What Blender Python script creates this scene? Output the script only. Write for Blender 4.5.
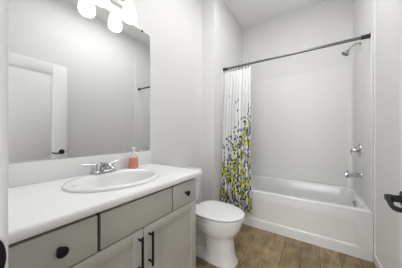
import bpy, bmesh, math, random
from mathutils import Vector, Matrix
random.seed(7)
for o in list(bpy.data.objects):
    bpy.data.objects.remove(o)
scene = bpy.context.scene
COL = scene.collection
PI = math.pi

# ------------------------------------------------------------------ camera
CAM_Z = 1.13
cam_data = bpy.data.cameras.new('camera')
cam_data.sensor_fit = 'HORIZONTAL'
cam_data.sensor_width = 36.0
cam_data.lens = 36.0 * 169.772 / 402.0
cam_data.shift_y = (134.965 - 134.0) / 402.0
cam_data.clip_start = 0.02
cam = bpy.data.objects.new('camera', cam_data)
COL.objects.link(cam)
cam.location = (0, 0, CAM_Z)
cam.rotation_euler = (PI / 2, 0, math.radians(33.329))
scene.camera = cam

# ------------------------------------------------------------------ light and exposure
WORLD_STRENGTH = 0.3
CEILING_FILL_W = 9.8
HALL_W = 36
SHADE_EMIT = 1.5
BULB_EMIT = 24
EXPOSURE = 0.42
scene.view_settings.view_transform = 'Standard'
scene.view_settings.look = 'None'
scene.view_settings.gamma = 1.0
scene.view_settings.use_curve_mapping = False
scene.view_settings.exposure = EXPOSURE
world = bpy.data.worlds.new('world')
scene.world = world
world.use_nodes = True
world.node_tree.nodes['Background'].inputs[0].default_value = (0.985, 0.99, 1.0, 1)
world.node_tree.nodes['Background'].inputs[1].default_value = WORLD_STRENGTH


def area(name, loc, rot, sx, sy, w, col=(1, 1, 1)):
    d = bpy.data.lights.new(name, 'AREA')
    d.shape = 'RECTANGLE'
    d.size, d.size_y, d.energy, d.color = sx, sy, w, col
    o = bpy.data.objects.new(name, d)
    COL.objects.link(o)
    o.location, o.rotation_euler = loc, rot
    return o


# added fill lamps under the ceiling and in the hall, sources not seen
pd = bpy.data.lights.new('ceiling_fill_point', 'POINT')
pd.energy, pd.shadow_soft_size = 2.2, 0.09
po = bpy.data.objects.new('ceiling_fill_point', pd)
COL.objects.link(po)
po.location = (-0.27, 1.3, 2.91)
area('ceiling_fill_down', (-0.27, 1.3, 2.975), (0, 0, 0), 0.56, 1.36, CEILING_FILL_W, (0.985, 0.99, 1.0))
area('hall_fill', (-0.1, -1.7, 1.25), (PI / 2, 0, 0), 1.3, 1.9, HALL_W, (0.985, 0.99, 1.0))

# ------------------------------------------------------------------ room dimensions
XL, XR = -1.244, 0.463          # mirror wall, right wall
XAL, XAR = -1.052, 0.452        # tub alcove end walls
YD = 0.055                      # inner face of the door wall
YS = 1.905                      # face of the stub beside the alcove
YSR = 2.089
YF = 2.985                      # back wall of the alcove
ZC = 3.04
YT = 2.104                      # front of the tub


# ------------------------------------------------------------------ materials
def new_mat(name):
    m = bpy.data.materials.new(name)
    m.use_nodes = True
    return m, m.node_tree.nodes, m.node_tree.links, m.node_tree.nodes['Principled BSDF']


def plain(name, col, rough=0.5, metal=0.0, spec=0.5, bump=0.0, bscale=60.0, var=0.0, coat=0.0):
    m, N, L, b = new_mat(name)
    b.inputs['Base Color'].default_value = (*col, 1)
    b.inputs['Roughness'].default_value = rough
    b.inputs['Metallic'].default_value = metal
    b.inputs['Specular IOR Level'].default_value = spec
    b.inputs['Coat Weight'].default_value = coat
    tc = N.new('ShaderNodeTexCoord')
    no = N.new('ShaderNodeTexNoise')
    no.inputs['Scale'].default_value = bscale
    no.inputs['Detail'].default_value = 3
    L.new(tc.outputs['Object'], no.inputs['Vector'])
    if var:
        mx = N.new('ShaderNodeMix')
        mx.data_type = 'RGBA'
        mx.inputs['A'].default_value = (*[c * (1 - var) for c in col], 1)
        mx.inputs['B'].default_value = (*[min(1, c * (1 + var)) for c in col], 1)
        L.new(no.outputs['Fac'], mx.inputs['Factor'])
        L.new(mx.outputs['Result'], b.inputs['Base Color'])
    if bump:
        bp = N.new('ShaderNodeBump')
        bp.inputs['Strength'].default_value = bump
        bp.inputs['Distance'].default_value = 0.002
        L.new(no.outputs['Fac'], bp.inputs['Height'])
        L.new(bp.outputs['Normal'], b.inputs['Normal'])
    return m


M = {}
M['wall'] = plain('painted_wall', (0.805, 0.802, 0.798), 0.7, bump=0.15, bscale=180, spec=0.3)
M['ceiling'] = plain('ceiling_paint', (0.93, 0.93, 0.915), 0.9, bump=0.2, bscale=120, spec=0.2)
M['trim'] = plain('trim_paint', (0.82, 0.82, 0.815), 0.4, bump=0.04, bscale=40)
M['door'] = plain('door_paint', (0.88, 0.88, 0.88), 0.45, bump=0.05, bscale=40)
M['acrylic'] = plain('white_acrylic', (0.775, 0.775, 0.77), 0.2, bump=0.02, bscale=12, coat=0.3)
M['surround'] = plain('surround_acrylic', (0.805, 0.80, 0.795), 0.6, bump=0.03, bscale=10)
M['ceramic'] = plain('white_ceramic', (0.86, 0.86, 0.855), 0.1, bump=0.01, bscale=10, coat=0.4)
M['seatplastic'] = plain('white_seat_plastic', (0.86, 0.86, 0.86), 0.22, bump=0.01, bscale=10)
M['counter'] = plain('white_counter_laminate', (0.84, 0.84, 0.84), 0.35, var=0.03, bscale=260)
M['cabinet'] = plain('grey_cabinet_paint', (0.47, 0.466, 0.425), 0.45, bump=0.04, bscale=50, var=0.02)
M['gap_shade'] = plain('gap_shade_board', (0.12, 0.115, 0.105), 0.7, var=0.1, bscale=40)  # dark colour stands in for shade behind the drawer and door gaps
M['black'] = plain('matte_black_metal', (0.012, 0.012, 0.013), 0.38, 0.6, bump=0.03, bscale=200)
M['rod'] = plain('oil_bronze_metal', (0.19, 0.185, 0.185), 0.3, 0.9, bump=0.02, bscale=100)
M['rubber'] = plain('black_rubber', (0.02, 0.02, 0.02), 0.6, bump=0.1, bscale=150)
M['chrome'] = plain('polished_chrome', (0.52, 0.52, 0.53), 0.1, 1.0, bump=0.01, bscale=20)
M['nickel'] = plain('brushed_nickel', (0.5, 0.5, 0.5), 0.28, 1.0, bump=0.05, bscale=200)
M['nozzle'] = plain('grey_nozzle_face', (0.16, 0.16, 0.165), 0.4, 0.3, bump=0.2, bscale=250)
M['mirror'] = plain('silvered_mirror', (0.80, 0.805, 0.805), 0.0, 1.0)
M['pump'] = plain('white_pump_plastic', (0.85, 0.85, 0.85), 0.3, bump=0.02, bscale=90)
M['coral'] = plain('coral_liquid_soap', (0.95, 0.24, 0.11), 0.25, var=0.08, bscale=40)


def glass_mat():
    m, N, L, b = new_mat('clear_plastic')
    b.inputs['Base Color'].default_value = (1, 0.97, 0.96, 1)
    b.inputs['Roughness'].default_value = 0.08
    b.inputs['Transmission Weight'].default_value = 0.85
    b.inputs['IOR'].default_value = 1.2
    return m


M['clear'] = glass_mat()


def emit_mat(name, strength, col=(1, 0.985, 0.95)):
    m, N, L, b = new_mat(name)
    b.inputs['Base Color'].default_value = (0.9, 0.9, 0.9, 1)
    b.inputs['Roughness'].default_value = 0.35
    b.inputs['Emission Color'].default_value = (*col, 1)
    b.inputs['Emission Strength'].default_value = strength
    return m


M['shade'] = emit_mat('frosted_glass_lit', SHADE_EMIT)
M['bulb'] = emit_mat('bulb_lit', BULB_EMIT)
M['fill_diffuser'] = emit_mat('fill_diffuser_lit', 1.5)  # glow of the added ceiling fill panel


def floor_mat():
    m, N, L, b = new_mat('wood_look_planks')
    tc = N.new('ShaderNodeTexCoord')
    mp = N.new('ShaderNodeMapping')
    mp.inputs['Rotation'].default_value = (0, 0, PI / 2)
    mp.inputs['Location'].default_value = (0.35, 0.093, 0)
    L.new(tc.outputs['Object'], mp.inputs['Vector'])
    br = N.new('ShaderNodeTexBrick')
    br.inputs['Scale'].default_value = 1.0
    br.inputs['Brick Width'].default_value = 0.9
    br.inputs['Row Height'].default_value = 0.15
    br.inputs['Mortar Size'].default_value = 0.0022
    br.inputs['Mortar Smooth'].default_value = 0.3
    br.inputs['Bias'].default_value = 0.0
    br.offset = 0.37
    br.inputs['Color1'].default_value = (0.24, 0.172, 0.088, 1)
    br.inputs['Color2'].default_value = (0.33, 0.242, 0.130, 1)
    br.inputs['Mortar'].default_value = (0.09, 0.068, 0.045, 1)
    L.new(mp.outputs['Vector'], br.inputs['Vector'])
    # grain stretched along the planks, plus cloudy patches
    mg = N.new('ShaderNodeMapping')
    mg.inputs['Scale'].default_value = (16, 4.0, 1)
    L.new(tc.outputs['Object'], mg.inputs['Vector'])
    g = N.new('ShaderNodeTexNoise')
    g.inputs['Scale'].default_value = 1.0
    g.inputs['Detail'].default_value = 6
    g.inputs['Distortion'].default_value = 1.2
    L.new(mg.outputs['Vector'], g.inputs['Vector'])
    c = N.new('ShaderNodeTexNoise')
    c.inputs['Scale'].default_value = 6.5
    c.inputs['Detail'].default_value = 4
    L.new(tc.outputs['Object'], c.inputs['Vector'])
    ad = N.new('ShaderNodeMath')
    ad.operation = 'ADD'
    L.new(g.outputs['Fac'], ad.inputs[0])
    L.new(c.outputs['Fac'], ad.inputs[1])
    mr = N.new('ShaderNodeMapRange')
    mr.inputs['From Min'].default_value = 0.7
    mr.inputs['From Max'].default_value = 1.3
    mr.inputs['To Min'].default_value = 0.5
    mr.inputs['To Max'].default_value = 1.42
    L.new(ad.outputs[0], mr.inputs['Value'])
    hs = N.new('ShaderNodeHueSaturation')
    L.new(mr.outputs['Result'], hs.inputs['Value'])
    L.new(br.outputs['Color'], hs.inputs['Color'])
    L.new(hs.outputs['Color'], b.inputs['Base Color'])
    b.inputs['Roughness'].default_value = 0.42
    b.inputs['Specular IOR Level'].default_value = 0.4
    bp = N.new('ShaderNodeBump')
    bp.inputs['Strength'].default_value = 0.25
    bp.inputs['Distance'].default_value = 0.002
    L.new(br.outputs['Fac'], bp.inputs['Height'])
    bp.invert = True
    L.new(bp.outputs['Normal'], b.inputs['Normal'])
    return m


M['floor'] = floor_mat()


def curtain_mat():
    """white cloth; printed sprigs and blooms that thicken towards the hem. UV is in metres along the cloth."""
    m, N, L, b = new_mat('floral_print_cloth')
    b.inputs['Roughness'].default_value = 0.85
    b.inputs['Specular IOR Level'].default_value = 0.15
    uv = N.new('ShaderNodeUVMap')
    sep = N.new('ShaderNodeSeparateXYZ')
    L.new(uv.outputs['UV'], sep.inputs[0])

    def math_(op, a, bb=None, clamp=False):
        n = N.new('ShaderNodeMath')
        n.operation = op
        n.use_clamp = clamp
        for i, v in enumerate((a, bb)):
            if v is None:
                continue
            if isinstance(v, (int, float)):
                n.inputs[i].default_value = v
            else:
                L.new(v, n.inputs[i])
        return n.outputs[0]

    nz = N.new('ShaderNodeTexNoise')
    nz.inputs['Scale'].default_value = 55
    nz.inputs['Detail'].default_value = 1
    L.new(uv.outputs['UV'], nz.inputs['Vector'])
    warp = N.new('ShaderNodeVectorMath')
    warp.operation = 'MULTIPLY_ADD'
    L.new(nz.outputs['Color'], warp.inputs[0])
    warp.inputs[1].default_value = (0.016, 0.016, 0)
    L.new(uv.outputs['UV'], warp.inputs[2])
    big = N.new('ShaderNodeTexNoise')
    big.inputs['Scale'].default_value = 4.0
    L.new(uv.outputs['UV'], big.inputs['Vector'])
    # how thick the print is: rises towards the hem, and earlier on the free (right) side
    edge = math_('ADD', math_('MULTIPLY', sep.outputs['X'], 0.60), 0.74)
    edge = math_('ADD', edge, math_('MULTIPLY', math_('SUBTRACT', big.outputs['Fac'], 0.5), 0.5))
    dens = math_('ADD', math_('MULTIPLY', math_('SUBTRACT', edge, sep.outputs['Y']), 2.8), 0.22)
    dens = math_('MAXIMUM', dens, 0.008)
    top = math_('LESS_THAN', sep.outputs['Y'], 1.72)
    dens = math_('MULTIPLY', dens, top)
    lifted = math_('MULTIPLY', math_('GREATER_THAN', math_('ADD', edge, 0.22), sep.outputs['Y']), top)

    def layer(scale, radius, dmul, dmax, stops, seed, lift=0.0):
        mp = N.new('ShaderNodeMapping')
        mp.inputs['Location'].default_value = (seed, seed * 0.7, 0)
        mp.inputs['Scale'].default_value = scale
        L.new(warp.outputs[0], mp.inputs['Vector'])
        v = N.new('ShaderNodeTexVoronoi')
        v.inputs['Scale'].default_value = 1.0
        v.voronoi_dimensions = '2D'
        L.new(mp.outputs['Vector'], v.inputs['Vector'])
        s = N.new('ShaderNodeSeparateColor')
        L.new(v.outputs['Color'], s.inputs[0])
        inside = math_('LESS_THAN', v.outputs['Distance'], radius)
        pres = math_('LESS_THAN', s.outputs[0], math_('MINIMUM', math_('MULTIPLY', math_('ADD', dens, math_('MULTIPLY', lifted, lift)), dmul), dmax))
        mask = math_('MULTIPLY', inside, pres)
        cr = N.new('ShaderNodeValToRGB')
        cr.color_ramp.interpolation = 'CONSTANT'
        e = cr.color_ramp.elements
        e[0].position, e[0].color = stops[0][0], (*stops[0][1], 1)
        e[1].position, e[1].color = stops[1][0], (*stops[1][1], 1)
        for p, c in stops[2:]:
            k = e.new(p)
            k.color = (*c, 1)
        L.new(s.outputs[1], cr.inputs['Fac'])
        return mask, cr.outputs['Color'], v.outputs['Distance']

    white = (0.88, 0.88, 0.88)
    navy, slate, ink = (0.03, 0.035, 0.085), (0.16, 0.19, 0.27), (0.05, 0.055, 0.08)
    green, sage = (0.17, 0.19, 0.055), (0.36, 0.42, 0.34)
    yellow, lemon, gold = (0.68, 0.66, 0.06), (0.78, 0.78, 0.24), (0.48, 0.46, 0.04)
    cur = None
    for args in (((26, 20, 1), 0.43, 1.3, 0.86, [(0, sage), (0.2, slate), (0.35, green), (0.5, white), (0.86, navy)], 3.1),
                 ((11.5, 10.5, 1), 0.46, 0.75, 0.56, [(0, yellow), (0.4, lemon), (0.62, gold), (0.78, yellow)], 1.7),
                 ((36, 26, 1), 0.45, 0.85, 0.46, [(0, navy), (0.35, ink), (0.55, slate), (0.8, green)], 7.3, 0.28)):
        mask, col, dist = layer(*args)
        mx = N.new('ShaderNodeMix')
        mx.data_type = 'RGBA'
        L.new(mask, mx.inputs['Factor'])
        if cur is None:
            mx.inputs['A'].default_value = (*white, 1)
        else:
            L.new(cur, mx.inputs['A'])
        L.new(col, mx.inputs['B'])
        cur = mx.outputs['Result']
    L.new(cur, b.inputs['Base Color'])
    return m


M['curtain'] = curtain_mat()


# ------------------------------------------------------------------ mesh helpers (world coordinates)
def box(bm, x0, x1, y0, y1, z0, z1, bev=0.0, seg=2):
    r = bmesh.ops.create_cube(bm, size=1.0)
    vs = r['verts']
    bmesh.ops.scale(bm, vec=(abs(x1 - x0), abs(y1 - y0), abs(z1 - z0)), verts=vs)
    bmesh.ops.translate(bm, vec=((x0 + x1) / 2, (y0 + y1) / 2, (z0 + z1) / 2), verts=vs)
    if bev:
        es = list({e for v in vs for e in v.link_edges})
        bmesh.ops.bevel(bm, geom=es, offset=bev, segments=seg, profile=0.5, affect='EDGES')


def loft(bm, rings, cap0=True, cap1=True, closed=True):
    R = [[bm.verts.new(p) for p in ring] for ring in rings]
    n = len(R[0])
    for a, b in zip(R, R[1:]):
        for i in range(n if closed else n - 1):
            j = (i + 1) % n
            bm.faces.new((a[i], a[j], b[j], b[i]))
    if cap0:
        bm.faces.new(list(reversed(R[0])))
    if cap1:
        bm.faces.new(R[-1])
    return R


def frame_of(d):
    d = Vector(d).normalized()
    up = Vector((0, 0, 1)) if abs(d.z) < 0.9 else Vector((0, 1, 0))
    a = d.cross(up).normalized()
    return a, d.cross(a).normalized() * -1


def lathe(bm, profile, origin, axis=(0, 0, 1), n=32, cap0=True, cap1=True):
    """profile = [(radius, distance along axis)]"""
    ax = Vector(axis).normalized()
    a, b = frame_of(ax)
    o = Vector(origin)
    rings = [[o + ax * h + (a * math.cos(2 * PI * i / n) + b * math.sin(2 * PI * i / n)) * max(r, 1e-4)
              for i in range(n)] for r, h in profile]
    loft(bm, rings, cap0, cap1)


def tube(bm, pts, rads, n=12, flat=None):
    """pts along a path; rads a number, list of numbers or list of (side, up) radii"""
    pts = [Vector(p) for p in pts]
    if not isinstance(rads, (list, tuple)):
        rads = [rads] * len(pts)
    rings = []
    for i, p in enumerate(pts):
        d = pts[min(i + 1, len(pts) - 1)] - pts[max(i - 1, 0)]
        a, b = frame_of(d)
        r = rads[i]
        ra, rb = r if isinstance(r, (tuple, list)) else (r, r)
        rings.append([p + a * math.cos(2 * PI * k / n) * ra + b * math.sin(2 * PI * k / n) * rb for k in range(n)])
    loft(bm, rings)


def rrect(x0, x1, y0, y1, r, z, n=6):
    out = []
    for cx, cy, a0 in ((x1 - r, y1 - r, 0), (x0 + r, y1 - r, PI / 2), (x0 + r, y0 + r, PI), (x1 - r, y0 + r, 1.5 * PI)):
        for k in range(n + 1):
            a = a0 + PI / 2 * k / n
            out.append(Vector((cx + r * math.cos(a), cy + r * math.sin(a), z)))
    return out


def root_loc(o):
    v = Vector((0, 0, 0))
    while o is not None:
        v += o.location
        o = o.parent
    return v


def obj(name, bm, mat, parent=None, smooth=35, loc=None):
    bmesh.ops.recalc_face_normals(bm, faces=bm.faces[:])
    off = root_loc(parent) if parent else Vector(loc or (0, 0, 0))
    bmesh.ops.translate(bm, vec=-off, verts=bm.verts[:])
    me = bpy.data.meshes.new(name)
    if smooth is not None:
        for f in bm.faces:
            f.smooth = True
        for e in bm.edges:
            e.smooth = not (len(e.link_faces) == 2 and e.calc_face_angle(0) > math.radians(smooth))
    bm.to_mesh(me)
    bm.free()
    me.materials.append(M[mat] if isinstance(mat, str) else mat)
    o = bpy.data.objects.new(name, me)
    COL.objects.link(o)
    if parent:
        o.parent = parent
    else:
        o.location = off
    return o


def tag(o, label, cat, group=None):
    o['label'], o['category'] = label, cat
    if group:
        o['group'] = group
    return o


def thing(name, loc, label, cat, group=None):
    o = bpy.data.objects.new(name, None)
    o.empty_display_size = 0.05
    COL.objects.link(o)
    o.location = loc
    return tag(o, label, cat, group)


def struct(name, mat, boxes, parent=None, bev=0.0):
    bm = bmesh.new()
    for b in boxes:
        box(bm, *b, bev=bev)
    o = obj(name, bm, mat, parent, smooth=40)
    if parent is None:
        o['kind'] = 'structure'
    return o


def B():
    return bmesh.new()


# ------------------------------------------------------------------ the room
OX0, OX1, OZ = -0.52, 0.302, 2.05         # door opening
struct('floor', 'floor', [(-1.36, 0.6, -1.6, 3.1, -0.05, 0.0)])
struct('ceiling', 'ceiling', [(-1.36, 0.6, -0.065, 3.1, ZC, ZC + 0.05)])
struct('wall_left', 'wall', [(XL - 0.1, XL, -0.065, YS, 0, ZC)])
struct('wall_alcove_left', 'wall', [(XL - 0.1, XAL, YS, YF + 0.1, 0, ZC)])
struct('wall_back', 'wall', [(XAL, XAR, YF, YF + 0.1, 0, ZC)])
struct('wall_right', 'wall', [(XR, XR + 0.1, -0.065, YSR, 0, ZC)])
struct('wall_alcove_right', 'wall', [(XAR, XR + 0.1, YSR, YF + 0.1, 0, ZC)])
struct('wall_front', 'wall', [(XL, OX0 - 0.02, -0.065, YD, 0, ZC), (OX1 + 0.02, XR, -0.065, YD, 0, ZC),
                              (OX0 - 0.02, OX1 + 0.02, -0.065, YD, OZ + 0.02, ZC)])
# door frame: jambs, head, stop and casing
frame = struct('trim_1', 'trim', [(OX0 - 0.02, OX0, -0.065, YD, 0, OZ), (OX1, OX1 + 0.02, -0.065, YD, 0, OZ),
                                  (OX0 - 0.02, OX1 + 0.02, -0.065, YD, OZ, OZ + 0.02)])
struct('door_casing', 'trim', [(OX0 - 0.065, OX0 + 0.0, YD, YD + 0.019, 0, OZ + 0.06),
                               (OX1 + 0.006, OX1 + 0.065, YD, YD + 0.019, 0, OZ + 0.06),
                               (OX0, OX1 + 0.006, YD, YD + 0.019, OZ + 0.003, OZ + 0.06)], frame, bev=0.003)
# strike plate let into the left jamb, its lip turned round the edge
bm = B()
def oval_plate(bm, x, yc, zc, ry, rz, t):
    ring = lambda xx, k: [Vector((xx, yc + ry * k * math.copysign(abs(math.cos(2 * PI * i / 32)) ** 0.8, math.cos(2 * PI * i / 32)),
                                  zc + rz * k * math.sin(2 * PI * i / 32))) for i in range(32)]
    loft(bm, [ring(x, 1), ring(x + t * 0.7, 1), ring(x + t, 0.93)])
oval_plate(bm, OX0, 0.052, 0.886, 0.0185, 0.040, 0.0035)
s = obj('strike_plate', bm, 'black', frame)
s['label'] = 'black strike plate on the left jamb'
bb = struct('baseboard_right', 'trim', [(XR - 0.013, XR, 0.075, YSR, 0, 0.085)], bev=0.004)
struct('baseboard_left', 'trim', [(XL, XL + 0.013, 1.0, YS - 0.013, 0, 0.085)], bev=0.004)
struct('baseboard_alcove', 'trim', [(XL, XAL + 0.013, YS - 0.013, YS, 0, 0.085),
                                    (XAL, XAL + 0.013, YS, YT - 0.012, 0, 0.085)], bev=0.004)

# open door leaf, swung against the right side
DX0, DX1, DY0, DY1, DZ0, DZ1 = 0.263, 0.298, 0.095, 0.915, 0.008, 2.03
bm = B()
box(bm, DX0 + 0.009, DX1 - 0.009, DY0, DY1, DZ0, DZ1)
for xa, xb in ((DX0, DX0 + 0.01), (DX1 - 0.01, DX1)):
    for a in ((DY0, DY0 + 0.135, DZ0, DZ1), (DY1 - 0.15, DY1, DZ0, DZ1)):
        box(bm, xa, xb, *a, bev=0.003)
    for z0, z1 in ((DZ0, 0.24), (0.70, 0.82), (1.90, DZ1)):
        box(bm, xa, xb, DY0 + 0.134, DY1 - 0.149, z0, z1, bev=0.003)
    for z0, z1 in ((0.24, 0.70), (0.82, 1.90)):
        x0, x1 = (xa + 0.004, xb) if xa == DX0 else (xa, xb - 0.004)
        box(bm, x0, x1, DY0 + 0.165, DY1 - 0.18, z0 + 0.03, z1 - 0.03, bev=0.003)
door = obj('door_1', bm, 'door', loc=(0.28, DY0, 0))
door['kind'] = 'structure'
LY, LZ = 0.853, 0.912
for side, xf in ((-1, DX0), (1, DX1)):
    bm = B()
    lathe(bm, [(0.031, 0), (0.031, 0.006), (0.027, 0.010)], (xf, LY, LZ), (side, 0, 0))
    lathe(bm, [(0.0125, 0.008), (0.0115, 0.03), (0.0125, 0.046), (0.0105, 0.051)], (xf, LY, LZ), (side, 0, 0), n=20)
    xs = xf + side * 0.041
    tube(bm, [(xs, LY + 0.008, LZ - 0.001), (xs + side * 0.002, LY - 0.015, LZ - 0.004), (xs + side * 0.006, LY - 0.04, LZ - 0.012),
              (xs + side * 0.006, LY - 0.065, LZ - 0.014), (xs + side * 0.002, LY - 0.09, LZ - 0.010), (xs - side * 0.004, LY - 0.114, LZ - 0.003)],
         [(0.010, 0.012), (0.009, 0.011), (0.0065, 0.009), (0.006, 0.0085), (0.0055, 0.008), (0.005, 0.007)], n=14)
    h = obj('door_lever', bm, 'black', door)
    h['label'] = 'black curved door lever'
bm = B()
box(bm, 0.2685, 0.2925, DY1, DY1 + 0.0025, LZ - 0.028, LZ + 0.028, bev=0.001)
box(bm, 0.274, 0.287, DY1, DY1 + 0.010, LZ - 0.008, LZ + 0.008, bev=0.002)
obj('latch_plate', bm, 'black', door)
for hz in (0.25, 1.05, 1.85):
    bm = B()
    lathe(bm, [(0.006, 0), (0.006, 0.09)], (0.297, DY0 - 0.006, hz), n=12)
    box(bm, 0.268, 0.297, DY0 - 0.002, DY0, hz, hz + 0.09)
    obj('hinge', bm, 'black', door)

# ------------------------------------------------------------------ bathtub
tub = thing('bathtub', (-0.3, YT + 0.4, 0), 'white alcove bathtub with a recessed panel along its front apron', 'bathtub')
TX0, TX1, TY1, TZ = XAL + 0.002, XAR - 0.002, YF - 0.002, 0.443
bm = B()
rings = []
def tr(x0, x1, y0, y1, r, z):
    rings.append(rrect(x0, x1, y0, y1, r, z, 8))
tr(TX0, TX1, YT + 0.012, TY1, 0.004, 0.30)
tr(TX0, TX1, YT + 0.004, TY1, 0.006, TZ - 0.012)
tr(TX0 + 0.002, TX1 - 0.002, YT + 0.008, TY1 - 0.002, 0.008, TZ - 0.003)
tr(TX0 + 0.01, TX1 - 0.01, YT + 0.016, TY1 - 0.01, 0.01, TZ)
tr(TX0 + 0.05, TX1 - 0.030, YT + 0.075, TY1 - 0.05, 0.12, TZ - 0.002)
tr(TX0 + 0.058, TX1 - 0.037, YT + 0.085, TY1 - 0.058, 0.12, TZ - 0.010)
tr(TX0 + 0.064, TX1 - 0.043, YT + 0.092, TY1 - 0.064, 0.12, TZ - 0.03)
tr(TX0 + 0.12, TX1 - 0.062, YT + 0.11, TY1 - 0.08, 0.14, 0.28)
tr(TX0 + 0.20, TX1 - 0.095, YT + 0.14, TY1 - 0.105, 0.15, 0.15)
tr(TX0 + 0.26, TX1 - 0.13, YT + 0.18, TY1 - 0.14, 0.15, 0.10)
tr(TX0 + 0.33, TX1 - 0.19, YT + 0.24, TY1 - 0.20, 0.12, 0.085)
loft(bm, rings, cap0=False)
obj('tub_shell', bm, 'acrylic', tub, smooth=50)
# apron: front plate with a sunk panel and a deeper skirt below it
bm = B()
px0, px1, pz0, pz1 = XAL + 0.10, 0.347, 0.094, 0.405
outer = [(TX0, 0.0), (TX1, 0.0), (TX1, TZ - 0.014), (TX0, TZ - 0.014)]
inner = [(px0, pz0), (px1, pz0), (px1, pz1), (px0, pz1)]
yo = [YT - 0.006, YT - 0.006, YT + 0.004, YT + 0.004]
yi = [YT - 0.003, YT - 0.003, YT + 0.004, YT + 0.004]
O = [bm.verts.new((x, y, z)) for (x, z), y in zip(outer, yo)]
I = [bm.verts.new((x, y, z)) for (x, z), y in zip(inner, yi)]
P = [bm.verts.new((x, YT + 0.013, z)) for x, z in ((px0 + 0.008, pz0 + 0.010), (px1 - 0.008, pz0 + 0.010),
                                                  (px1 - 0.008, pz1 - 0.004), (px0 + 0.008, pz1 - 0.004))]
Bk = [bm.verts.new((x, YT + 0.03, z)) for x, z in outer]
for k in range(4):
    j = (k + 1) % 4
    bm.faces.new((O[k], O[j], I[j], I[k]))
    bm.faces.new((I[k], I[j], P[j], P[k]))
    bm.faces.new((O[j], O[k], Bk[k], Bk[j]))
bm.faces.new(P)
bm.faces.new(list(reversed(Bk)))
bmesh.ops.bevel(bm, geom=[e for e in bm.edges if any(v in I for v in e.verts) and all(v in I or v in P for v in e.verts)
                          and not all(v in P for v in e.verts)], offset=0.003, segments=2, affect='EDGES')
obj('apron', bm, 'acrylic', tub, smooth=25)
bm = B()
lathe(bm, [(0.034, 0), (0.034, 0.004), (0.028, 0.010), (0.006, 0.012)], (0.391, 2.55, 0.358), (-1, 0, 0.12))
tube(bm, [(0.382, 2.55, 0.362), (0.372, 2.55, 0.372)], 0.004, 8)
o = obj('overflow_plate', bm, 'nickel', tub)
o['label'] = 'metal overflow plate'
bm = B()
lathe(bm, [(0.035, 0), (0.034, 0.003), (0.02, 0.004)], (0.17, 2.55, 0.085))
obj('drain', bm, 'nickel', tub)

# shower surround: thin panels with coved corners on the three alcove walls
SZ = 2.055
sur = thing('shower_surround', (-0.3, YF, TZ), 'smooth white shower wall panels around the bathtub', 'shower surround')
ST = 0.01
bm = B()
box(bm, XAL + 0.001, XAR - 0.001, YF - ST, YF - 0.001, TZ + 0.001, SZ, bev=0.003)
obj('back_panel', bm, 'surround', sur)
for xa, xb in ((XAL + 0.0005, XAL + ST), (XAR - ST, XAR - 0.0005)):
    bm = B()
    box(bm, xa, xb, YT + 0.02, YF - ST, TZ + 0.001, SZ, bev=0.003)
    obj('side_panel', bm, 'surround', sur)
for cx, sx in ((XAL + ST, 1), (XAR - ST, -1)):
    bm = B()
    R = 0.05
    prof = [Vector((cx + sx * (R - R * math.cos(a)), YF - ST - R + R * math.sin(a), 0)) for a in [PI / 2 * k / 8 for k in range(9)]]
    prof = prof + [Vector((cx, YF - ST, 0))]
    loft(bm, [[p + Vector((0, 0, TZ + 0.001)) for p in prof], [p + Vector((0, 0, SZ - 0.003)) for p in prof]])
    obj('corner_cove', bm, 'surround', sur)

# ------------------------------------------------------------------ curtain rod, rings, curtain
YR, ZR = 2.159, 2.043
rod = thing('curtain_rod', (-0.3, YR, ZR), 'dark bronze shower curtain rod spanning the tub alcove', 'curtain rod')
bm = B()
lathe(bm, [(0.0125, 0), (0.0125, 0.82)], (XAL + 0.03, YR, ZR), (1, 0, 0), n=20)
lathe(bm, [(0.0145, 0), (0.0145, 0.70), (0.0125, 0.702)], (XAR - 0.03, YR, ZR), (-1, 0, 0), n=20)
obj('rod_tube', bm, 'rod', rod)
for x, s in ((XAL, 1), (XAR, -1)):
    bm = B()
    lathe(bm, [(0.026, 0.0005), (0.026, 0.006), (0.021, 0.014), (0.0185, 0.07), (0.0165, 0.074)], (x, YR, ZR), (s, 0, 0), n=20)
    o = obj('end_cap', bm, 'rubber', rod)
    o['label'] = 'black end cap'

NF = 9
def cur_x(s, z):
    k = (2.0 - z) / 1.8
    return -1.028 + s * (0.368 + 0.052 * k) + 0.004 * math.sin(9 * s + 2.5 * k)
def cur_y(s, z):
    k = min(1, max(0, (2.0 - z) / 1.45))
    base = YR - 0.002 - (YR - 2.052) * (k ** 0.9)
    amp = 0.015 + 0.012 * min(1, (2.0 - z) / 0.5)
    ph = 2 * PI * NF * s
    return base + amp * (math.sin(ph + 0.5 * math.sin(3.1 * s + 1.3 * k)) + 0.18 * math.sin(2.3 * ph + 2 * k))
bm = B()
uvl = bm.loops.layers.uv.new('UVMap')
NS, NZ = 216, 46
Z0, Z1 = 0.185, 1.995
grid, U = [], []
acc = 0
for i in range(NS + 1):
    s = i / NS
    if i:
        acc += math.hypot(cur_x(s, 1.0) - cur_x((i - 1) / NS, 1.0), cur_y(s, 1.0) - cur_y((i - 1) / NS, 1.0))
    U.append(acc)
    col = []
    for j in range(NZ + 1):
        z = Z0 + (Z1 - Z0) * j / NZ
        zz = z
        if j == NZ:
            zz = z - 0.008 * (0.5 - 0.5 * math.cos(2 * PI * NF * s))
        col.append(bm.verts.new((cur_x(s, z), cur_y(s, z), zz)))
    grid.append(col)
UVS = 1.0 / U[-1]
for i in range(NS):
    for j in range(NZ):
        f = bm.faces.new((grid[i][j], grid[i + 1][j], grid[i + 1][j + 1], grid[i][j + 1]))
        for lp, (a, bb) in zip(f.loops, ((i, j), (i + 1, j), (i + 1, j + 1), (i, j + 1))):
            lp[uvl].uv = (U[a], Z0 + (Z1 - Z0) * bb / NZ)
cur = obj('shower_curtain', bm, 'curtain', smooth=80, loc=(-0.85, 2.08, 1.99))
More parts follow.
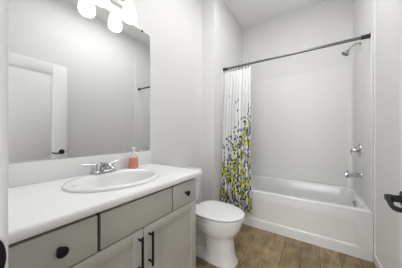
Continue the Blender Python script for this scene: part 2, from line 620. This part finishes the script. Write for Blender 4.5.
tag(cur, 'white shower curtain with yellow and navy flowers bunched at the left of the tub', 'shower curtain')
so = cur.modifiers.new('thickness', 'SOLIDIFY')
so.thickness = 0.0012
# rings: double loop hooks over the rod
ring0 = None
NR = NF
for i in range(NR):
    s = (i + 0.25) / NF
    x = cur_x(s, 1.99)
    if ring0 is None:
        bm = B()
        pts = []
        for k in range(25):
            a = 2 * PI * k / 24 * 0.94 + 0.3
            pts.append((x, YR + 0.020 * math.sin(a), ZR - 0.010 + 0.031 * math.cos(a)))
        tube(bm, pts, 0.0022, 8)
        lathe(bm, [(0.001, -0.005), (0.005, -0.003), (0.005, 0.003), (0.001, 0.005)], (x, YR, ZR + 0.0215), (1, 0, 0), n=10)
        ring0 = obj('curtain_ring', bm, 'rod', loc=(x, YR, ZR))
        r = ring0
    else:
        r = ring0.copy()
        COL.objects.link(r)
        r.location.x = x
    tag(r, 'small dark metal ring holding the flowered shower curtain on its rod', 'curtain ring', 'rings of the shower curtain')

# ------------------------------------------------------------------ shower fittings on the right alcove wall
XP = XAR - ST
YP = 2.58
sh = thing('shower_sprayer', (XP, YP, 2.165), 'chrome shower head on a bent arm under the curtain rod end', 'shower head')
bm = B()
lathe(bm, [(0.028, 0), (0.027, 0.004), (0.014, 0.010)], (XAR, YP, 2.165), (-1, 0, 0), n=24)
obj('flange', bm, 'chrome', sh)
bm = B()
tube(bm, [(XAR - 0.002, YP, 2.165), (0.41, YP, 2.164), (0.385, YP, 2.154), (0.368, YP, 2.140), (0.352, YP, 2.122)], 0.0085, 12)
obj('shower_arm', bm, 'chrome', sh)
bm = B()
ax = Vector((-0.60, -0.05, -0.80)).normalized()
lathe(bm, [(0.011, 0), (0.014, 0.006), (0.013, 0.018), (0.020, 0.026), (0.033, 0.048), (0.040, 0.057), (0.040, 0.064), (0.036, 0.067)],
      (0.354, YP, 2.125), ax, n=28)
obj('spray_head', bm, 'chrome', sh)
bm = B()
lathe(bm, [(0.0355, 0.0675), (0.033, 0.0695), (0.004, 0.0695)], (0.354, YP, 2.125), ax, n=28)
obj('spray_face', bm, 'nozzle', sh)

va = thing('shower_valve', (XP, YP, 0.96), 'chrome shower valve with a hooked lever on the tub end wall', 'shower valve')
bm = B()
lathe(bm, [(0.080, 0), (0.079, 0.004), (0.070, 0.009), (0.03, 0.012)], (XP, YP, 0.96), (-1, 0, 0), n=36)
obj('escutcheon', bm, 'chrome', va)
bm = B()
lathe(bm, [(0.027, 0.010), (0.026, 0.035), (0.022, 0.055), (0.012, 0.060)], (XP, YP, 0.96), (-1, 0, 0), n=24)
tube(bm, [(XP - 0.045, YP, 0.965), (XP - 0.056, YP, 0.968), (XP - 0.067, YP, 0.962), (XP - 0.075, YP, 0.940), (XP - 0.076, YP, 0.908)],
     [(0.012, 0.012), (0.012, 0.011), (0.011, 0.009), (0.010, 0.007), (0.009, 0.006)], 14)
obj('lever_handle', bm, 'chrome', va)

YSP = 2.50
sp = thing('tub_spout', (XP, YSP, 0.69), 'chrome tub spout on the end wall below the shower valve', 'tub spout')
bm = B()
lathe(bm, [(0.034, 0), (0.033, 0.004), (0.026, 0.010)], (XP, YSP, 0.69), (-1, 0, 0), n=28)
obj('flange', bm, 'chrome', sp)
bm = B()
tube(bm, [(XP - 0.004, YSP, 0.69), (XP - 0.05, YSP, 0.69), (XP - 0.09, YSP, 0.688), (XP - 0.118, YSP, 0.684), (XP - 0.134, YSP, 0.678), (XP - 0.137, YSP, 0.676)],
     [0.024, 0.024, 0.0245, 0.026, 0.025, 0.018], 22)
lathe(bm, [(0.018, 0), (0.018, 0.016), (0.015, 0.018)], (XP - 0.115, YSP, 0.672), (0, 0, -1), n=18)
obj('spout_body', bm, 'chrome', sp)
bm = B()
lathe(bm, [(0.004, 0), (0.004, 0.012), (0.008, 0.013), (0.008, 0.022), (0.005, 0.025)], (XP - 0.112, YSP, 0.708), n=14)
obj('diverter_knob', bm, 'chrome', sp)

# ------------------------------------------------------------------ vanity cabinet
VX, VY0, VY1, VZ = -0.685, 0.088, 0.978, 0.834      # front plane of the fronts
van = thing('vanity_cabinet', (-0.95, 0.53, 0), 'grey shaker vanity cabinet with black pulls under the white countertop', 'vanity cabinet')
bm = B()
CF = VX - 0.022
X0 = XL + 0.003
for a in ((X0, CF, VY0, VY0 + 0.016, 0.0, VZ), (X0, CF, VY1 - 0.016, VY1, 0.0, VZ),
          (X0, X0 + 0.01, VY0 + 0.016, VY1 - 0.016, 0.10, VZ),
          (X0 + 0.01, CF, VY0 + 0.016, VY1 - 0.016, 0.10, 0.116),
          (CF - 0.07, CF - 0.055, VY0 + 0.016, VY1 - 0.016, 0.0, 0.10)):
    box(bm, *a)
obj('carcass', bm, 'cabinet', van)
bm = B()
box(bm, CF - 0.35, CF - 0.02, VY0 + 0.016, VY1 - 0.016, 0.672, 0.680)
box(bm, CF - 0.30, CF - 0.02, 0.524, 0.542, 0.12, 0.672)
obj('gap_shade_boards', bm, 'gap_shade', van)
DG = 0.684
fronts = (('drawer', 0.093, 0.3245, True), ('false_front', 0.3365, 0.735, False), ('drawer', 0.746, 0.976, True))
for nm, y0, y1, knob in fronts:
    bm = B()
    box(bm, VX - 0.020, VX, y0, y1, DG, 0.8235, bev=0.0015)
    d = obj(nm, bm, 'cabinet', van)
    if knob:
        bm = B()
        lathe(bm, [(0.009, 0), (0.007, 0.004), (0.006, 0.012), (0.011, 0.016), (0.0165, 0.021), (0.0168, 0.026), (0.012, 0.030), (0.002, 0.031)],
              (VX, (y0 + y1) / 2, 0.758), (1, 0, 0), n=24)
        k = obj('knob', bm, 'black', d)
        k['label'] = 'round black knob'
for y0, y1, py in ((0.093, 0.5335, 0.507), (0.5385, 0.976, 0.567)):
    bm = B()
    z0, z1, fw = 0.105, 0.678, 0.055
    box(bm, VX - 0.020, VX, y0, y0 + fw, z0, z1, bev=0.0015)
    box(bm, VX - 0.020, VX, y1 - fw, y1, z0, z1, bev=0.0015)
    box(bm, VX - 0.020, VX, y0 + fw, y1 - fw, z1 - fw, z1, bev=0.0015)
    box(bm, VX - 0.020, VX, y0 + fw, y1 - fw, z0, z0 + fw, bev=0.0015)
    box(bm, VX - 0.016, VX - 0.006, y0 + fw - 0.005, y1 - fw + 0.005, z0 + fw - 0.005, z1 - fw + 0.005)
    d = obj('door', bm, 'cabinet', van)
    bm = B()
    lathe(bm, [(0.006, 0), (0.006, 0.166)], (VX + 0.030, py, 0.489), n=16)
    for hz in (0.506, 0.638):
        lathe(bm, [(0.005, 0), (0.005, 0.03)], (VX, py, hz), (1, 0, 0), n=12)
    p = obj('pull_handle', bm, 'black', d)
    p['label'] = 'long black bar pull'

# ------------------------------------------------------------------ countertop with backsplash
CX1, CY0, CY1, CZ0, CZ1 = -0.670, 0.062, 1.041, 0.836, 0.872
SX, SY, SA, SB = -0.957, 0.563, 0.256, 0.216          # sink outline: half length along y, half depth along x
ct = thing('countertop', (-0.95, 0.55, CZ0), 'white countertop with rounded front edge on the grey vanity', 'countertop')
bm = B()
n = 64
# slab with the sink cut out: rings from the hole out to the rectangle
def rect_pt(a, x0, x1, y0, y1):
    dx, dy = math.cos(a), math.sin(a)
    t = min(((x1 if dx > 0 else x0) - SX) / dx if abs(dx) > 1e-6 else 9, ((y1 if dy > 0 else y0) - SY) / dy if abs(dy) > 1e-6 else 9)
    return SX + dx * t, SY + dy * t
corners = [math.atan2(y - SY, x - SX) % (2 * PI) for x in (XL + 0.001, CX1) for y in (CY0, CY1)]
angs = sorted([2 * PI * i / n for i in range(n)] + corners)
def hole(z, k=0.93):
    return [Vector((SX + SB * k * math.cos(a), SY + SA * k * math.sin(a), z)) for a in angs]
def outer_ring(z, ins):
    return [Vector((*rect_pt(a, XL + 0.001, CX1 - ins, CY0, CY1 - ins), z)) for a in angs]
loft(bm, [hole(CZ0), hole(CZ1), outer_ring(CZ1, 0.010), outer_ring(CZ1 - 0.003, 0.003), outer_ring(CZ1 - 0.010, 0.0),
          outer_ring(CZ0 + 0.008, 0.0), outer_ring(CZ0 + 0.002, 0.003), outer_ring(CZ0, 0.008), hole(CZ0)], False, False)
bmesh.ops.remove_doubles(bm, verts=bm.verts[:], dist=1e-6)
obj('slab', bm, 'counter', ct, smooth=50)
bm = B()
box(bm, XL + 0.001, XL + 0.019, CY0, CY1, CZ1, 0.988, bev=0.003)
obj('backsplash', bm, 'counter', ct)

# ------------------------------------------------------------------ sink
sk = thing('sink', (SX, SY, CZ1), 'oval white drop-in sink set in the countertop', 'sink')
bm = B()
def ell(cx, b, a, z, n=64):
    return [Vector((cx + b * math.cos(2 * PI * i / n), SY + a * math.sin(2 * PI * i / n), z)) for i in range(n)]
bx = SX + 0.022
rings = [ell(SX, SB, SA, CZ1 + 0.0005), ell(SX, SB + 0.001, SA + 0.001, CZ1 + 0.006), ell(SX, SB - 0.004, SA - 0.004, CZ1 + 0.013),
         ell(SX + 0.002, SB - 0.014, SA - 0.014, CZ1 + 0.017),
         ell(SX + 0.012, SB - 0.030, SA - 0.028, CZ1 + 0.016),
         ell(bx, 0.172, 0.222, CZ1 + 0.012), ell(bx, 0.166, 0.216, CZ1 + 0.004), ell(bx, 0.160, 0.209, CZ1 - 0.015),
         ell(bx, 0.150, 0.196, CZ1 - 0.05), ell(bx, 0.130, 0.172, CZ1 - 0.09), ell(bx, 0.095, 0.128, CZ1 - 0.122),
         ell(bx, 0.05, 0.065, CZ1 - 0.138), ell(bx, 0.02, 0.022, CZ1 - 0.142)]
inner = rings[:]
outer = [ell(bx, 0.03, 0.032, CZ1 - 0.155), ell(bx, 0.10, 0.135, CZ1 - 0.137), ell(bx, 0.145, 0.19, CZ1 - 0.09),
         ell(bx, 0.165, 0.215, CZ1 - 0.04), ell(SX + 0.01, 0.182, 0.232, CZ1 - 0.005), ell(SX, SB * 0.92, SA * 0.92, CZ1 + 0.0005)]
loft(bm, inner + outer, False, False)
obj('basin', bm, 'ceramic', sk, smooth=60)
bm = B()
lathe(bm, [(0.022, 0), (0.021, 0.003), (0.016, 0.004), (0.015, 0.010), (0.003, 0.012)], (bx, SY, CZ1 - 0.142), n=24)
obj('drain', bm, 'chrome', sk)

# ------------------------------------------------------------------ faucet
FX, FY, FZ = -1.135, 0.572, CZ1 + 0.016
fc = thing('faucet', (FX, FY, FZ), 'chrome two-handle faucet at the back of the oval sink', 'faucet')
bm = B()
rings = []
for k, z in ((1, 0), (1, 0.006), (0.93, 0.012), (0.75, 0.016)):
    rings.append(rrect(FX - 0.028 * k, FX + 0.028 * k, FY - 0.082 * k, FY + 0.082 * k, 0.0275 * k, FZ + z, 8))
loft(bm, rings)
obj('base_plate', bm, 'chrome', fc)
bm = B()
lathe(bm, [(0.023, 0.010), (0.021, 0.03), (0.017, 0.044)], (FX, FY, FZ), n=24)
tube(bm, [(FX - 0.004, FY, FZ + 0.030), (FX + 0.01, FY, FZ + 0.050), (FX + 0.04, FY, FZ + 0.060), (FX + 0.08, FY, FZ + 0.054), (FX + 0.108, FY, FZ + 0.040), (FX + 0.114, FY, FZ + 0.030)],
     [(0.018, 0.016), (0.017, 0.015), (0.015, 0.012), (0.014, 0.011), (0.013, 0.010), (0.012, 0.009)], 18)
obj('spout', bm, 'chrome', fc)
for s in (-1, 1):
    hy = FY + s * 0.054
    bm = B()
    lathe(bm, [(0.024, 0.010), (0.021, 0.018), (0.016, 0.030), (0.015, 0.044), (0.018, 0.050), (0.017, 0.058), (0.008, 0.063)], (FX, hy, FZ), n=24)
    tube(bm, [(FX, hy - s * 0.004, FZ + 0.054), (FX - 0.001, hy + s * 0.02, FZ + 0.060), (FX - 0.003, hy + s * 0.045, FZ + 0.065), (FX - 0.004, hy + s * 0.068, FZ + 0.067)],
         [(0.010, 0.007), (0.009, 0.005), (0.010, 0.004), (0.007, 0.003)], 14)
    obj('handle', bm, 'chrome', fc)
bm = B()
lathe(bm, [(0.003, 0.012), (0.003, 0.055), (0.006, 0.057), (0.006, 0.066), (0.003, 0.069)], (FX - 0.024, FY, FZ - 0.004), n=12)
obj('lift_rod', bm, 'chrome', fc)

# ------------------------------------------------------------------ soap dispenser
QX, QY = -1.168, 0.818
so_ = thing('soap_dispenser', (QX, QY, CZ1), 'small soap bottle with coral liquid and white pump by the backsplash', 'soap dispenser')
def srr(hx, hy, r, z):
    return rrect(QX - hx, QX + hx, QY - hy, QY + hy, r, z, 6)
bm = B()
loft(bm, [srr(0.022, 0.036, 0.018, CZ1 + 0.0005), srr(0.024, 0.038, 0.02, CZ1 + 0.005), srr(0.023, 0.036, 0.02, CZ1 + 0.05), srr(0.022, 0.034, 0.02, CZ1 + 0.088),
          srr(0.019, 0.027, 0.018, CZ1 + 0.100), srr(0.014, 0.015, 0.013, CZ1 + 0.108), srr(0.013, 0.013, 0.012, CZ1 + 0.116)])
obj('bottle', bm, 'clear', so_)
bm = B()
loft(bm, [srr(0.0215, 0.0355, 0.018, CZ1 + 0.003), srr(0.0232, 0.0372, 0.02, CZ1 + 0.008), srr(0.0222, 0.0352, 0.02, CZ1 + 0.05), srr(0.0216, 0.0340, 0.02, CZ1 + 0.080)])
o = obj('liquid_soap', bm, 'coral', so_)
o['label'] = 'coral liquid soap'
bm = B()
lathe(bm, [(0.016, 0.112), (0.016, 0.126), (0.010, 0.130), (0.0055, 0.131), (0.0055, 0.146), (0.013, 0.147), (0.014, 0.157), (0.010, 0.161)], (QX, QY, CZ1), n=22)
tube(bm, [(QX, QY, CZ1 + 0.154), (QX + 0.016, QY - 0.010, CZ1 + 0.154), (QX + 0.028, QY - 0.018, CZ1 + 0.150)], [(0.008, 0.006), (0.006, 0.005), (0.004, 0.004)], 10)
obj('pump', bm, 'pump', so_)

# ------------------------------------------------------------------ mirror
MY0, MY1, MZ0, MZ1 = 0.066, 1.040, 0.990, 2.035
mi = thing('wall_mirror', (XL, 0.55, MZ0), 'large frameless mirror on the wall above the vanity', 'mirror')
bm = B()
def mring(x, ins):
    return [Vector((x, p.x, p.y)) for p in rrect(MY0 + ins, MY1 - ins, MZ0 + ins, MZ1 - ins, 0.03, 0, 6)]
loft(bm, [mring(XL + 0.0008, 0), mring(XL + 0.0045, 0), mring(XL + 0.0055, 0.001)])
obj('mirror_glass', bm, 'mirror', mi, smooth=20)
for y, z, mt, lab in ((0.955, MZ1, 'black', 'dark mirror clip'), (0.20, MZ1, 'black', 'dark mirror clip'),
                 (0.165, MZ0, 'pump', None), (0.94, MZ0, 'pump', None)):
    bm = B()
    sgn = -1 if z == MZ1 else 1
    box(bm, XL + 0.0056, XL + 0.0085, y - 0.009, y + 0.009, min(z, z + sgn * 0.008), max(z, z + sgn * 0.008), bev=0.001)
    if sgn < 0:
        box(bm, XL + 0.0005, XL + 0.0085, y - 0.009, y + 0.009, z + 0.0005, z + 0.005, bev=0.001)
    o = obj('mirror_clip', bm, mt, mi)
    if lab:
        o['label'] = lab

# ------------------------------------------------------------------ vanity light
LX, LZB = -1.144, 1.988
LYs = (0.355, 0.560, 0.765)
vl = thing('vanity_light', (XL, 0.575, 2.16), 'three-shade vanity light with frosted glass above the mirror', 'light fixture')
bm = B()
box(bm, XL + 0.0005, XL + 0.022, 0.575 - 0.26, 0.575 + 0.26, 2.115, 2.205, bev=0.006, seg=3)
obj('back_plate', bm, 'nickel', vl)
for y in LYs:
    bm = B()
    tube(bm, [(XL + 0.02, y, 2.165), (XL + 0.05, y, 2.185), (XL + 0.08, y, 2.190), (LX - 0.004, y, 2.178), (LX, y, 2.160), (LX, y, 2.145)], 0.008, 12)
    obj('arm', bm, 'nickel', vl)
    bm = B()
    lathe(bm, [(0.012, 0.158), (0.022, 0.156), (0.027, 0.145), (0.028, 0.122), (0.026, 0.118)], (LX, y, LZB), n=24)
    obj('socket_cup', bm, 'nickel', vl)
    bm = B()
    prof = [(0.022, 0.132), (0.029, 0.124), (0.039, 0.098), (0.047, 0.068), (0.0525, 0.040), (0.053, 0.020), (0.048, 0.002), (0.044, 0.000)]
    prof += [(r - 0.004, h + 0.003) for r, h in reversed(prof[:-1])]
    lathe(bm, prof, (LX, y, LZB), n=32, cap0=False, cap1=False)
    sd = obj('lamp_shade', bm, 'shade', vl)
    sd['label'] = 'lit frosted glass shade'
    bm = B()
    lathe(bm, [(0.012, 0.115), (0.014, 0.095), (0.024, 0.068), (0.028, 0.048), (0.022, 0.026), (0.010, 0.018), (0.001, 0.016)], (LX, y, LZB), n=20)
    obj('bulb', bm, 'bulb', vl)

# ------------------------------------------------------------------ toilet
TYC = 1.405
to = thing('toilet', (-0.85, TYC, 0), 'white toilet with closed lid between the vanity and the tub', 'toilet')
NT = 56
def egg(x0, x1, hw, z, p=2.0, skew=0.0, n=NT):
    """closed outline from x0 (back) to x1 (front), half width hw; widest point set back from the middle"""
    xc = x0 + (x1 - x0) * (0.42 + skew)
    out = []
    for i in range(n):
        a = 2 * PI * i / n
        c, s = math.cos(a), math.sin(a)
        e = 2.0 / p
        ax = (x1 - xc) if c > 0 else (xc - x0)
        pe = e if c > 0 else 2.0 / (p + 0.9)
        out.append(Vector((xc + ax * math.copysign(abs(c) ** pe, c), TYC + hw * math.copysign(abs(s) ** pe, s), z)))
    return out
bm = B()
rings = [egg(-0.86, -0.550, 0.113, 0.0, 2.6), egg(-0.86, -0.550, 0.114, 0.012, 2.6), egg(-0.85, -0.565, 0.106, 0.030, 2.5),
         egg(-0.845, -0.578, 0.099, 0.09, 2.5), egg(-0.845, -0.584, 0.097, 0.15, 2.5), egg(-0.85, -0.587, 0.099, 0.195, 2.4),
         egg(-0.86, -0.583, 0.107, 0.222, 2.2), egg(-0.87, -0.572, 0.126, 0.245, 2.1), egg(-0.905, -0.543, 0.152, 0.275, 2.05),
         egg(-0.945, -0.522, 0.170, 0.315, 2.0), egg(-0.975, -0.512, 0.178, 0.355, 2.0), egg(-0.985, -0.508, 0.181, 0.388, 2.0),
         egg(-0.98, -0.513, 0.176, 0.394, 2.0),
         egg(-0.955, -0.545, 0.14, 0.394, 2.0), egg(-0.945, -0.56, 0.13, 0.36, 2.0), egg(-0.93, -0.60, 0.105, 0.31, 2.0),
         egg(-0.90, -0.66, 0.07, 0.27, 2.0), egg(-0.86, -0.72, 0.035, 0.26, 2.0)]
loft(bm, rings)
# rear deck, trapway and foot behind the pedestal
box(bm, -1.215, -0.955, TYC - 0.105, TYC + 0.105, 0.335, 0.394, bev=0.02, seg=4)
tube(bm, [(-0.78, TYC, 0.13), (-0.84, TYC, 0.16), (-0.91, TYC, 0.215), (-0.98, TYC, 0.235), (-1.05, TYC, 0.20), (-1.09, TYC, 0.13), (-1.10, TYC, 0.06), (-1.10, TYC, 0.004)],
     [(0.07, 0.05), (0.072, 0.052), (0.074, 0.052), (0.074, 0.052), (0.072, 0.05), (0.07, 0.05), (0.075, 0.06), (0.085, 0.075)], 20)
loft(bm, [rrect(-1.19, -0.70, TYC - 0.105, TYC + 0.105, 0.03, 0.0, 5), rrect(-1.19, -0.70, TYC - 0.105, TYC + 0.105, 0.03, 0.03, 5),
          rrect(-1.18, -0.71, TYC - 0.09, TYC + 0.09, 0.03, 0.05, 5), rrect(-1.15, -0.72, TYC - 0.05, TYC + 0.05, 0.02, 0.075, 5),
          rrect(-1.13, -0.73, TYC - 0.035, TYC + 0.035, 0.02, 0.20, 5)])
box(bm, -1.15, -1.00, TYC - 0.075, TYC + 0.075, 0.22, 0.345, bev=0.03, seg=4)
obj('bowl', bm, 'ceramic', to, smooth=50)
def slab_egg(bm, x0, x1, hw, z0, z1, r, dome=0.0):
    rr = [egg(x0 + r, x1 - r, hw - r, z0), egg(x0 + r * .3, x1 - r * .3, hw - r * .3, z0 + r * .3), egg(x0, x1, hw, z0 + r),
          egg(x0, x1, hw, z1 - r), egg(x0 + r * .3, x1 - r * .3, hw - r * .3, z1 - r * .3), egg(x0 + r, x1 - r, hw - r, z1)]
    if dome:
        for k in (0.75, 0.5, 0.25, 0.08):
            xm, hl = (x0 + x1) / 2 - 0.02, (x1 - x0) / 2
            rr.append(egg(xm - hl * k, xm + hl * k, hw * k, z1 + dome * (1 - k * k)))
    loft(bm, rr)
bm = B()
slab_egg(bm, -0.945, -0.490, 0.188, 0.3965, 0.4115, 0.005)
obj('seat', bm, 'seatplastic', to, smooth=60)
bm = B()
slab_egg(bm, -0.955, -0.488, 0.190, 0.4225, 0.438, 0.006, dome=0.005)
obj('lid', bm, 'seatplastic', to, smooth=60)
for s in (-1, 1):
    bm = B()
    lathe(bm, [(0.011, 0), (0.011, 0.045)], (-0.965, TYC + s * 0.075 - 0.0225, 0.418), (0, 1, 0), n=14)
    box(bm, -0.985, -0.945, TYC + s * 0.075 - 0.02, TYC + s * 0.075 + 0.02, 0.394, 0.416, bev=0.004)
    obj('seat_hinge', bm, 'seatplastic', to)
bm = B()
rings = []
for z, k in ((0.398, 0.86), (0.41, 0.92), (0.45, 0.95), (0.70, 1.0), (0.722, 1.0)):
    rings.append(rrect(-1.135 - 0.093 * k, -1.135 + 0.098 * k, TYC - 0.185 * k, TYC + 0.185 * k, 0.035, z, 6))
loft(bm, rings)
obj('tank', bm, 'ceramic', to)
bm = B()
rings = [rrect(-1.235 + i, -1.026 - i, TYC - 0.195 + i, TYC + 0.195 - i, 0.035, z, 6) for z, i in ((0.7225, 0.006), (0.727, 0.0), (0.748, 0.0), (0.757, 0.006), (0.759, 0.02))]
loft(bm, rings)
obj('tank_lid', bm, 'ceramic', to)
bm = B()
lathe(bm, [(0.014, 0), (0.013, 0.01), (0.006, 0.014)], (-1.037, TYC - 0.13, 0.67), (1, 0, 0), n=16)
tube(bm, [(-1.024, TYC - 0.13, 0.67), (-1.018, TYC - 0.10, 0.668), (-1.018, TYC - 0.06, 0.664)], [(0.006, 0.006), (0.005, 0.006), (0.004, 0.007)], 10)
obj('flush_lever', bm, 'chrome', to)
for s in (-1, 1):
    bm = B()
    lathe(bm, [(0.013, 0), (0.013, 0.012), (0.008, 0.02), (0.001, 0.022)], (-0.90, TYC + s * 0.085, 0.044), n=14)
    obj('bolt_cap', bm, 'seatplastic', to)

# ------------------------------------------------------------------ panel body added around the ceiling fill (above the frame)
cl = thing('ceiling_fill_panel', (-0.27, 1.3, ZC), 'white rectangular fill panel added on the ceiling, out of view', 'light fixture')
bm = B()
box(bm, -0.57, 0.03, 0.60, 2.00, ZC - 0.035, ZC - 0.0005, bev=0.006)
obj('fill_panel_base', bm, 'trim', cl)
bm = B()
box(bm, -0.55, 0.01, 0.62, 1.98, ZC - 0.050, ZC - 0.0355, bev=0.005)
obj('fill_diffuser', bm, 'fill_diffuser', cl)
